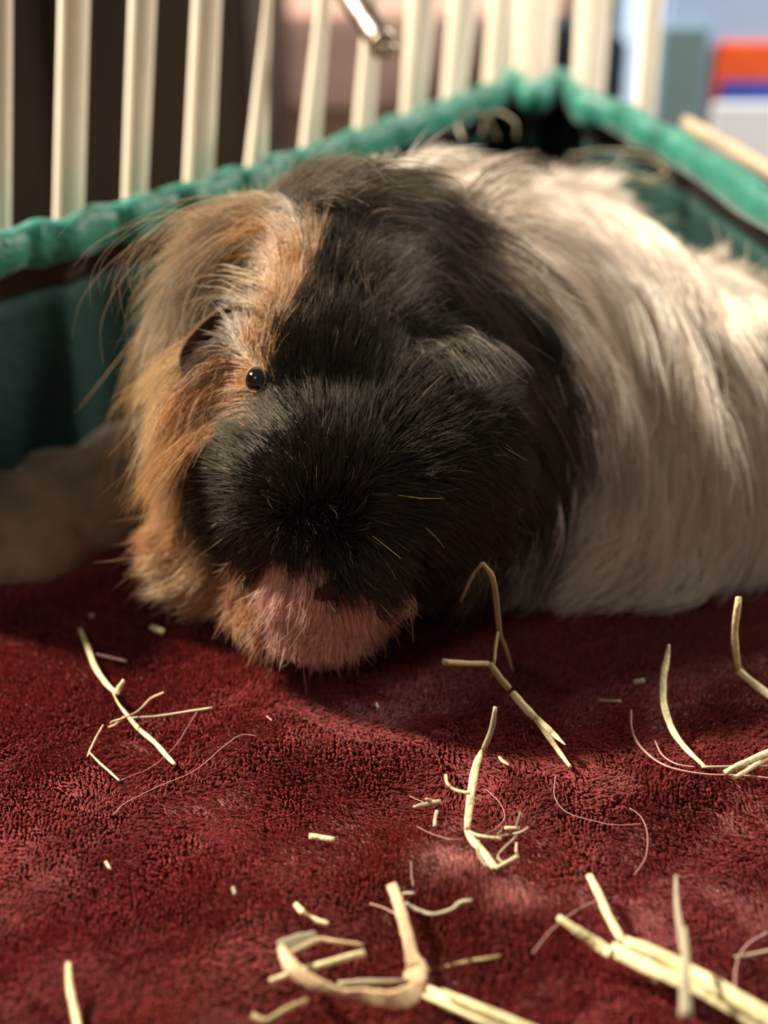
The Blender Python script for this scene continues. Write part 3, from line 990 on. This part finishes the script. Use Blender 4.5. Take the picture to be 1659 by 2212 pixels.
# ears: shallow cups
def ear(c, ax, ay, az, rx, ry, depth, m, name='ear', n=14, label=None):
    V, Fq = [], []
    ax, ay, az = Vector(ax).normalized(), Vector(ay).normalized(), Vector(az).normalized()
    for j in range(n + 1):
        r = j / n
        for i in range(28):
            a = 2 * math.pi * i / 28
            x = math.cos(a) * r; y = math.sin(a) * r
            petal = 1 + 0.18 * math.cos(a) - 0.12 * math.sin(2 * a)
            z = depth * (r * r) + 0.0012 * math.sin(3 * a) * r + 0.0016 * (math.cos(a) < 0) * r ** 3 * -math.cos(a)
            V.append(Vector(c) + ax * (x * rx * petal) + ay * (y * ry * petal) + az * z)
    for j in range(n):
        for i in range(28):
            i2 = (i + 1) % 28
            Fq.append((j * 28 + i, j * 28 + i2, (j + 1) * 28 + i2, (j + 1) * 28 + i))
    o = mesh_obj(name, V, Fq, m, pig, label=label)
    s_ = o.modifiers.new('solid', 'SOLIDIFY'); s_.thickness = 0.0008
    return o
view = (CAMV - P(450, 700, 0.31)).normalized()
right = Vector((1, 0, 0)); upv = Vector((0, SN, CS))
ear(Vector(EAR_C) - _e[1] * 0.0040 + Vector((0.001, 0, -0.001)), (-right * 0.9 - upv * 0.35), (upv * 0.9 - right * 0.3), (view + right * -0.2 + Vector((0, 0, -0.2))), 0.0092, 0.0072, 0.0050, M_pinna, label='pinkish brown petal shaped ear, open to the front')
ear(P(1075, 720, 0.318), (right * 0.9 - upv * 0.45), (upv * 0.9 + right * 0.3), (view + right * 0.3), 0.0115, 0.0085, 0.005, M_pinna_dark, label='dark ear folded against the black side')

# nose pad with nostril
l, n_ = hit(705, 1275)
q = Vector(n_)
ear_pts = []
bm = bmesh.new()
bmesh.ops.create_uvsphere(bm, u_segments=20, v_segments=12, radius=1, matrix=Matrix.Translation(l + q * 0.0010) @ q.to_track_quat('Z', 'Y').to_matrix().to_4x4() @ Matrix.Rotation(0.5, 4, 'Z') @ Matrix.Diagonal((0.0030, 0.0017, 0.0012, 1)))
me = bpy.data.meshes.new('nostril'); bm.to_mesh(me); bm.free(); me.materials.append(M_nostril)
me.polygons.foreach_set('use_smooth', [True] * len(me.polygons))
link(bpy.data.objects.new('nostril', me), pig)['label'] = 'dark reddish brown nostril in the pale muzzle'

# ------------------------------------------------------------------ hay
def ground(x, y, h):
    p = PH(x, y, h)
    for _ in range(3):
        p = PH(x, y, float(blanket_h(p.x, p.y)) + 0.0019 + h)
    return p

HAYN = [0]
def stalk_vf(pts, w, flat=0.24, smooth=4, twist=0.0, seg=8, kink=False):
    """pts: (x, y, height above pile); w: widths in px at each point"""
    P3 = [tuple(ground(x, y, h)) for x, y, h in pts]
    Zs = [project(p)[2] for p in P3]
    wm = [ww / F * z / 2 for ww, z in zip(w, Zs)]
    ctrl = [np.array([*p, ww]) for p, ww in zip(P3, wm)]
    if kink:
        line = []
        for a, b in zip(ctrl[:-1], ctrl[1:]):
            for t in np.linspace(0, 1, smooth, endpoint=False): line.append(a + (b - a) * t)
        line.append(ctrl[-1])
    else:
        line = catmull(ctrl, smooth)
    L = np.array(line)
    r = np.maximum(L[:, 3], 0.00008)
    n_ = len(L)
    r = r * (1 + 0.06 * np.sin(np.arange(n_) * 1.7 + HAYN[0]))
    tw = np.linspace(0, twist, n_) if np.isscalar(twist) else np.interp(np.linspace(0, 1, n_), np.linspace(0, 1, len(twist)), twist)
    HAYN[0] += 1
    return sweep([Vector(q[:3]) for q in L], list(r), [max(0.0002, x * flat) if x > .0004 else x * .8 for x in r], seg=seg, twist=list(tw), up=(0, -0.72, 0.69))

def hay(name, label, cat, stems, group='hay pieces scattered on the red blanket', m=None):
    """stems: list of (partname, pts, widths, kwargs)"""
    m = m or M_hay
    if len(stems) == 1:
        pn, pts, w, kw = stems[0]
        mm = kw.pop('m', m)
        v, f = stalk_vf(pts, w, **kw)
        return mesh_obj(name, v, f, mm, label=label, cat=cat, group=group)
    p0 = stems[0][1][0]
    b = ground(p0[0], p0[1], 0)
    e = empty(name, tuple(b), label=label, cat=cat, group=group)
    for pn, pts, w, kw in stems:
        mm = kw.pop('m', m)
        v, f = stalk_vf(pts, w, **kw)
        mesh_obj(pn, v, f, mm, e)
    return e

# left cross
hay('hay_stalk', 'long pale hay stalk with a bud-like bend, lying diagonally left of the muzzle', 'hay', [
    ('stem', [(172, 1358, .001), (190, 1400, .002), (205, 1440, .002), (228, 1475, .003), (250, 1497, .003)], [10, 13, 13, 12, 11], {}),
    ('sheath', [(251, 1500, .003), (258, 1486, .004), (268, 1470, .006)], [14, 13, 9], {}),
    ('stem', [(245, 1498, .003), (256, 1520, .002), (275, 1545, .002), (300, 1575, .001), (335, 1605, .001), (360, 1633, .001), (378, 1652, .001)], [4, 5, 9, 11, 11, 12, 8], {})])
hay('hay_twig', 'thin tan hay twig crossing over the long diagonal stalk', 'hay', [
    ('stem', [(354, 1496, .005), (325, 1510, .003), (300, 1535, .003), (270, 1550, .0035), (240, 1560, .002), (244, 1568, .001)], [5, 6, 5, 4, 4, 3], dict(m=M_hay_tan)),
    ('stem', [(268, 1548, .0035), (250, 1565, .002), (234, 1571, .001)], [5, 6, 4], dict(m=M_hay_tan))])
hay('hay_needle', 'straight thin grey hay needle pointing right from the crossed stalks', 'hay', [
    ('stem', [(286, 1550, .002), (340, 1547, .003), (400, 1538, .004), (460, 1529, .005)], [4, 5, 6, 7], {})], m=M_hay_grey)
hay('hay_twig', 'thin bent hay twig below the crossed stalks, shaped like a hook', 'hay', [
    ('stem', [(223, 1566, .003), (210, 1590, .002), (195, 1620, .001), (189, 1634, .001)], [4, 6, 6, 4], dict(m=M_hay_tan)),
    ('stem', [(193, 1625, .001), (215, 1648, .001), (240, 1670, .001), (258, 1687, .001)], [3, 6, 6, 5], {})])
hay('hay_fleck', 'short pale hay fleck nearest the orange chin', 'hay', [('stem', [(326, 1354, .001), (340, 1360, .001), (355, 1366, .001)], [13, 15, 13], dict(flat=.6))])
hay('hay_fleck', 'faint grey hay fleck right of the long diagonal stalk top', 'hay', [('stem', [(207, 1413, .001), (240, 1421, .001), (275, 1429, .001)], [5, 7, 6], {})], m=M_fibre)
hay('hay_fleck', 'round crumb of hay above the long diagonal stalk', 'hay', [('stem', [(194, 1330, .001), (203, 1331, .001)], [12, 11], dict(flat=.8))], m=M_fibre)

# small flecks
hay('hay_fleck', 'short yellow hay piece lying alone in the middle of the blanket', 'hay', [('stem', [(668, 1806, .001), (695, 1810, .001), (722, 1814, .001)], [14, 13, 12], dict(flat=.5))])
hay('hay_fleck', 'tiny hay crumb left of the blanket crease', 'hay', [('stem', [(228, 1862, 0), (238, 1878, 0)], [7, 7], dict(flat=.7))])
hay('hay_fleck', 'tiny greenish crumb in the blanket crease above the tan loop', 'hay', [('stem', [(503, 1918, .0), (508, 1932, 0)], [9, 9], dict(flat=.7))], m=M_hay_grey)
hay('hay_fleck', 'tiny bright crumb inside the shadow of the head', 'hay', [('stem', [(812, 1520, 0), (816, 1529, 0)], [7, 6], dict(flat=.8))], m=M_hay)
hay('hay_fleck', 'pale knotted hay piece above the tan loop', 'hay', [('stem', [(638, 1953, .001), (653, 1970, .002), (666, 1978, .001), (688, 1990, .001), (710, 1996, .001)], [11, 13, 7, 13, 9], dict(flat=.5))])
hay('hay_fleck', 'olive forked hay scrap left of the tall bent blade', 'hay', [
    ('stem', [(893, 1744, .001), (920, 1738, .001), (953, 1731, .001)], [8, 12, 11], dict(m=M_hay_grey)),
    ('stem', [(920, 1726, .002), (935, 1731, .001), (950, 1733, .001)], [7, 8, 6], dict(m=M_hay_grey))])
hay('hay_fleck', 'small upright olive scrap below the forked scrap', 'hay', [('stem', [(944, 1752, .001), (940, 1768, .001), (939, 1785, .001)], [9, 8, 9], {})], m=M_hay_grey)
hay('hay_fleck', 'small pale hay fleck right of the tall bent blade top', 'hay', [('stem', [(1078, 1635, .001), (1087, 1645, .001), (1100, 1653, .001)], [6, 8, 5], {})])
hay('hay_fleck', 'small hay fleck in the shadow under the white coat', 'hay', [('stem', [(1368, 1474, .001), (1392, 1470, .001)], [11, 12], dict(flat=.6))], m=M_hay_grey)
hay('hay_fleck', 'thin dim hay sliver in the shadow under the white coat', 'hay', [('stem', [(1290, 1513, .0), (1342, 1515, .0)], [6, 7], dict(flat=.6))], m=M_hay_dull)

# tall bent blade, centre
hay('hay_stalk', 'tall flat yellow hay blade bent like an L in front of the guinea pig', 'hay', [
    ('blade', [(1070, 1527, .018), (1062, 1575, .014), (1043, 1622, .010)], [9, 12, 11], dict(m=M_hay_grey)),
    ('blade', [(1040, 1622, .010), (1028, 1655, .009), (1018, 1710, .007), (1012, 1760, .004), (1008, 1792, .002)], [8, 17, 17, 16, 12], dict(flat=.2)),
    ('blade', [(1008, 1790, .002), (1018, 1812, .001), (1043, 1840, .001), (1068, 1874, .001)], [12, 16, 17, 17], dict(flat=.2)),
    ('side_leaf', [(963, 1674, .008), (966, 1692, .008), (982, 1706, .007), (1012, 1713, .007)], [7, 7, 7, 7], {}),
    ('side_leaf', [(1013, 1797, .002), (1040, 1807, .002), (1082, 1812, .002)], [5, 8, 8], {}),
    ('side_leaf', [(1070, 1876, .001), (1095, 1862, .002), (1117, 1850, .002)], [9, 7, 9], {}),
    ('tip', [(1025, 1724, .006), (1040, 1730, .005)], [5, 2], {})])
hay('hay_tendril', 'tangled curl of fine dry tendrils at the foot of the tall bent blade', 'hay', [
    ('tendril', [(1142, 1787, .004), (1125, 1798, .003), (1100, 1803, .002), (1075, 1806, .002), (1083, 1793, .004)], [4, 6, 5, 4, 3], dict(m=M_hay_grey)),
    ('tendril', [(1124, 1755, .006), (1117, 1780, .004), (1117, 1803, .002), (1085, 1835, .002), (1076, 1850, .001), (1085, 1862, .001), (1110, 1862, .001)], [3, 5, 4, 4, 4, 5, 3], dict(m=M_hay_grey)),
    ('tendril', [(1090, 1789, .003), (1122, 1789, .003)], [8, 7], {}),
    ('tendril', [(1116, 1820, .003), (1115, 1838, .002), (1120, 1853, .001)], [3, 6, 3], {})])
hay('hay_tendril', 'thin grey curl hugging the lower edge of the tall bent blade', 'hay', [
    ('tendril', [(1035, 1815, .002), (1030, 1835, .001), (1040, 1858, .001), (1052, 1872, .001)], [3, 4, 4, 4], dict(m=M_hay_grey))])

# hollow straw right of centre
hay('hay_straw', 'thick jointed hay straw pointing up toward the dark chin, split at its near end', 'hay', [
    ('segment', [(958, 1430, .016), (1005, 1433, .014), (1056, 1434, .012)], [16, 14, 13], dict(m=M_hay_dull, flat=.8)),
    ('segment', [(1058, 1434, .012), (1080, 1465, .010), (1100, 1488, .009)], [15, 16, 16], dict(m=M_hay_dull, flat=.8, kink=True)),
    ('segment', [(1107, 1497, .008), (1130, 1524, .007), (1155, 1550, .005)], [17, 18, 17], dict(flat=.8, kink=True)),
    ('split_end', [(1155, 1550, .005), (1180, 1585, .004), (1205, 1620, .002), (1232, 1657, .001)], [12, 12, 11, 8], dict(flat=.5)),
    ('split_end', [(1158, 1548, .006), (1180, 1570, .006), (1200, 1590, .005), (1221, 1609, .005)], [9, 13, 12, 3], dict(flat=.4))])
hay('hay_arch', 'thin hay strand arched upright beside the dark cheek like a hairpin', 'hay', [
    ('strand', [(995, 1300, .018), (1020, 1245, .026), (1042, 1218, .030)], [7, 8, 8], dict(m=M_hay_dull)),
    ('strand', [(1042, 1216, .030), (1064, 1248, .028), (1073, 1310, .020), (1080, 1370, .012), (1092, 1400, .008), (1108, 1452, .003)], [9, 12, 12, 10, 8, 5], dict(m=M_hay_dull)),
    ('strand', [(1076, 1360, .013), (1070, 1400, .012), (1067, 1432, .012), (1058, 1470, .005)], [7, 7, 7, 5], dict(m=M_hay_dull))])

# right side
hay('hay_stalk', 'curved pale hay stalk bowing down from the white coat at right', 'hay', [
    ('stem', [(1445, 1392, .012), (1440, 1425, .010), (1433, 1465, .008), (1434, 1520, .006), (1452, 1575, .003), (1480, 1615, .002), (1522, 1656, .001)], [6, 14, 16, 15, 15, 13, 9], {})])
hay('hay_stalk', 'pale hay stalk bent at a sharp angle near the right edge under the coat', 'hay', [
    ('stem', [(1596, 1290, .022), (1587, 1370, .014), (1594, 1448, .005)], [14, 15, 16], dict(flat=.6)),
    ('stem', [(1592, 1446, .005), (1630, 1478, .004), (1700, 1530, .003)], [16, 18, 18], dict(flat=.6))])
hay('hay_needle', 'thin straight hay needle lying level at the right edge', 'hay', [('stem', [(1515, 1657, .001), (1600, 1656, .001), (1720, 1654, .001)], [6, 7, 7], {})], m=M_hay_grey)
hay('hay_straw', 'pair of yellow hay tips entering from the right edge', 'hay', [
    ('stem', [(1565, 1670, .002), (1600, 1652, .003), (1660, 1625, .003), (1740, 1590, .003)], [13, 15, 15, 14], dict(flat=.6)),
    ('stem', [(1583, 1682, .001), (1610, 1667, .001), (1660, 1636, .002), (1740, 1600, .002)], [9, 11, 12, 12], dict(flat=.6))])

# tan loop, bottom centre
hay('hay_loop', 'broad tan hay leaf curled into an open loop at the bottom centre', 'hay', [
    ('leaf', [(845, 1910, .006), (860, 1950, .006), (880, 2020, .005), (892, 2070, .004), (900, 2095, .003), (893, 2122, .003)], [24, 25, 27, 34, 50, 48], dict(m=M_hay_tan, flat=.12, smooth=7, twist=(0, 0, .5, -.25, 0))),
    ('leaf', [(906, 2126, .003), (882, 2152, .004), (840, 2160, .005), (780, 2150, .005), (735, 2143, .005), (670, 2120, .006), (627, 2085, .007), (606, 2045, .007)], [26, 46, 40, 36, 22, 32, 32, 18], dict(m=M_hay_tan, flat=.14, smooth=7, twist=(.2, 0, .3, .7, .2, 0, 0))),
    ('leaf', [(604, 2048, .007), (640, 2035, .005), (682, 2018, .003)], [30, 32, 16], dict(m=M_hay_grey, flat=.14)),
    ('leaf', [(620, 2062, .006), (655, 2045, .005), (690, 2030, .004), (730, 2035, .004), (783, 2041, .003)], [7, 12, 12, 10, 8], dict(m=M_hay_tan)),
    ('leaf', [(730, 2125, .001), (790, 2122, .001), (870, 2120, .001)], [10, 14, 10], dict(m=M_hay_grey))])
hay('hay_stalk', 'straight pale hay stick passing under the tan loop', 'hay', [
    ('stem', [(583, 2120, .002), (640, 2100, .002), (700, 2083, .003), (787, 2058, .003)], [13, 15, 16, 15], dict(flat=.6)),
    ('stub', [(586, 2118, .002), (592, 2132, .0)], [8, 5], {})])
hay('hay_stalk', 'dull tan hay stem leaving the tan loop toward the lower left', 'hay', [
    ('stem', [(665, 2160, .002), (620, 2180, .002), (575, 2205, .001), (545, 2193, .001)], [11, 14, 13, 15], {})], m=M_hay_dull)
hay('hay_stalk', 'thick ribbed pale hay stalk running off the bottom right of the tan loop', 'hay', [
    ('stem', [(903, 2135, .001), (960, 2160, .002), (1020, 2185, .003), (1120, 2225, .003), (1220, 2265, .003)], [26, 34, 38, 40, 40], dict(flat=.35)),
    ('stem', [(955, 2140, .004), (1000, 2162, .005), (1080, 2195, .005), (1180, 2235, .005)], [8, 16, 18, 16], {}),
    ('stem', [(905, 2148, .002), (950, 2166, .003), (1040, 2205, .004), (1140, 2245, .004)], [9, 9, 10, 10], {})])
hay('hay_strand', 'wavy hay strand lying right of the tan loop top', 'hay', [
    ('stem', [(875, 1950, .002), (900, 1965, .001), (935, 1975, .001), (975, 1965, .001), (995, 1950, .001), (1020, 1945, .001)], [7, 9, 8, 9, 11, 6], {})], m=M_hay_grey)
hay('hay_fleck', 'tiny level sliver touching the tan loop top', 'hay', [('stem', [(870, 1930, .001), (895, 1930, .001)], [7, 7], {})], m=M_hay_grey)
hay('hay_stalk', 'dull brown hay stem half sunk in the pile right of the tan loop', 'hay', [
    ('stem', [(925, 2100, -.001), (1000, 2080, -.0005), (1080, 2066, .0)], [10, 10, 8], {})], m=M_hay_dull)
hay('hay_stalk', 'upright blurred hay stalk at the bottom left edge', 'hay', [
    ('stem', [(147, 2080, .004), (150, 2130, .003), (160, 2180, .002), (172, 2240, .002)], [10, 15, 16, 17], dict(flat=.6))])

# bundle bottom right
hay('hay_bundle', 'thick pale yellow folded hay blade running off the lower right corner', 'hay', [
    ('blade', [(1205, 1981, .005), (1245, 2010, .005), (1290, 2040, .004), (1322, 2062, .004)], [12, 20, 26, 26], dict(flat=.3)),
    ('blade', [(1320, 2050, .004), (1390, 2085, .005), (1480, 2125, .006), (1560, 2165, .006), (1700, 2250, .006)], [34, 34, 30, 30, 38], dict(flat=.3)),
    ('blade', [(1350, 2033, .006), (1400, 2052, .007), (1480, 2092, .007), (1580, 2150, .008), (1720, 2235, .008)], [22, 28, 32, 36, 40], dict(flat=.3))])
hay('hay_stalk', 'flat hay piece rising from the thick folded blade to the upper left', 'hay', [
    ('stem', [(1272, 1890, .004), (1295, 1935, .004), (1312, 1975, .004), (1344, 2032, .006)], [15, 18, 18, 17], dict(flat=.35))])
hay('hay_stalk', 'grey-green hay stalk standing across the thick folded blade', 'hay', [
    ('stem', [(1460, 1892, .012), (1462, 1950, .013), (1470, 2010, .013), (1478, 2060, .013)], [7, 11, 16, 16], dict(m=M_hay_grey)),
    ('stem', [(1479, 2003, .014), (1481, 2060, .013), (1480, 2120, .012), (1482, 2198, .010)], [9, 18, 22, 33], dict(m=M_hay_grey, flat=.5))])
hay('hay_fleck', 'stub of hay peeking out below the thick folded blade', 'hay', [('stem', [(1408, 2120, .001), (1430, 2105, .001)], [15, 14], dict(flat=.7))])
hay('hay_twig', 'thin pale twig at the right edge above the lower corner', 'hay', [('stem', [(1588, 2068, .002), (1620, 2063, .002), (1700, 2045, .003)], [7, 8, 7], {})], m=M_hay_grey)

# wads of bedding in the far corner behind the coat
def curl(name, label, strokes, m, Z, w):
    e = empty(name, tuple(P(*strokes[0][0], Z)), label=label, cat='hay', group='loose curls behind the guinea pig')
    for s_ in strokes:
        pl = catmull([P(x, y, Z + 0.004 * math.sin(k * 2)) for k, (x, y) in enumerate(s_)], 6)
        v, f = sweep(pl, w, w * 0.6, seg=8); mesh_obj('strand', v, f, m, e)
curl('hay_curl', 'pale loop of hay between the white rump and the right wall', [
    [(1230, 335), (1300, 325), (1380, 330), (1440, 355), (1450, 385), (1410, 398), (1340, 385)], [(1330, 350), (1400, 345), (1440, 370), (1400, 390)], [(1250, 350), (1340, 365), (1430, 398)]], M_hay_grey, 0.435, 0.00045)
curl('hay_curl', 'pale wisps of hay at the corner behind the white rump', [
    [(1000, 300), (990, 270), (1010, 240), (1050, 250), (1075, 300)], [(1040, 290), (1060, 240), (1110, 260), (1115, 300)], [(960, 350), (930, 320), (950, 340)]], M_hay_grey, 0.44, 0.00045)

# loose fibres on the pile
def fibre(label, pts, w=2.2, m=None, h=.0008):
    v, f = stalk_vf([(x, y, h) for x, y in pts], [w] * len(pts), smooth=6, seg=5)
    return mesh_obj('loose_hair', v, f, m or M_fibre, label=label, cat='hair', group='loose hairs on the blanket')
fibre('long fine pale hair in a shallow S left of centre', [(245, 1760), (270, 1735), (340, 1700), (420, 1665), (480, 1615), (520, 1588), (555, 1590)])
fibre('fine pale hair rising from the hook-shaped twig to the right', [(262, 1685), (330, 1655), (380, 1610), (405, 1570), (428, 1535)], 1.8)
fibre('grey pink hair arcing under the curved stalk at right', [(1363, 1535), (1366, 1580), (1390, 1620), (1440, 1655), (1520, 1672), (1600, 1675), (1700, 1685)], 5)
fibre('second faint hair arc inside the larger arc at right', [(1415, 1600), (1430, 1630), (1460, 1650), (1500, 1657)], 4)
fibre('fine hair hooking beside the tall bent blade', [(1050, 1705), (1080, 1735), (1090, 1765), (1070, 1790), (1040, 1805)], 1.8)
fibre('long fine hair loop right of centre', [(1200, 1675), (1198, 1720), (1225, 1755), (1290, 1775), (1330, 1782), (1385, 1780)], 1.8)
fibre('fine hair curving down right of the long loop', [(1360, 1745), (1385, 1765), (1398, 1800), (1395, 1850), (1370, 1890)], 1.8)
fibre('short straight hair above the tan loop', [(888, 1860), (889, 1890), (893, 1915)], 1.8)
fibre('small hair below the forked scrap', [(900, 1785), (930, 1800), (970, 1812), (1000, 1813)], 1.8)
fibre('fine hair running left from the thick folded blade', [(1150, 2060), (1190, 2010), (1240, 1970), (1290, 1945), (1335, 1938)], 3)
fibre('pale hair loop at the right edge above the corner', [(1660, 2012), (1610, 2045), (1590, 2090), (1587, 2150)], 4)
fibre('short hair beside the forked scrap tip', [(885, 1720), (900, 1727), (915, 1733)], 3)
fibre('tiny pale hair sliver near the blade top', [(576, 1547), (588, 1557)], 4)
fibre('short faint hair left of the tan loop top', [(800, 1952), (830, 1962), (855, 1975)], 5)
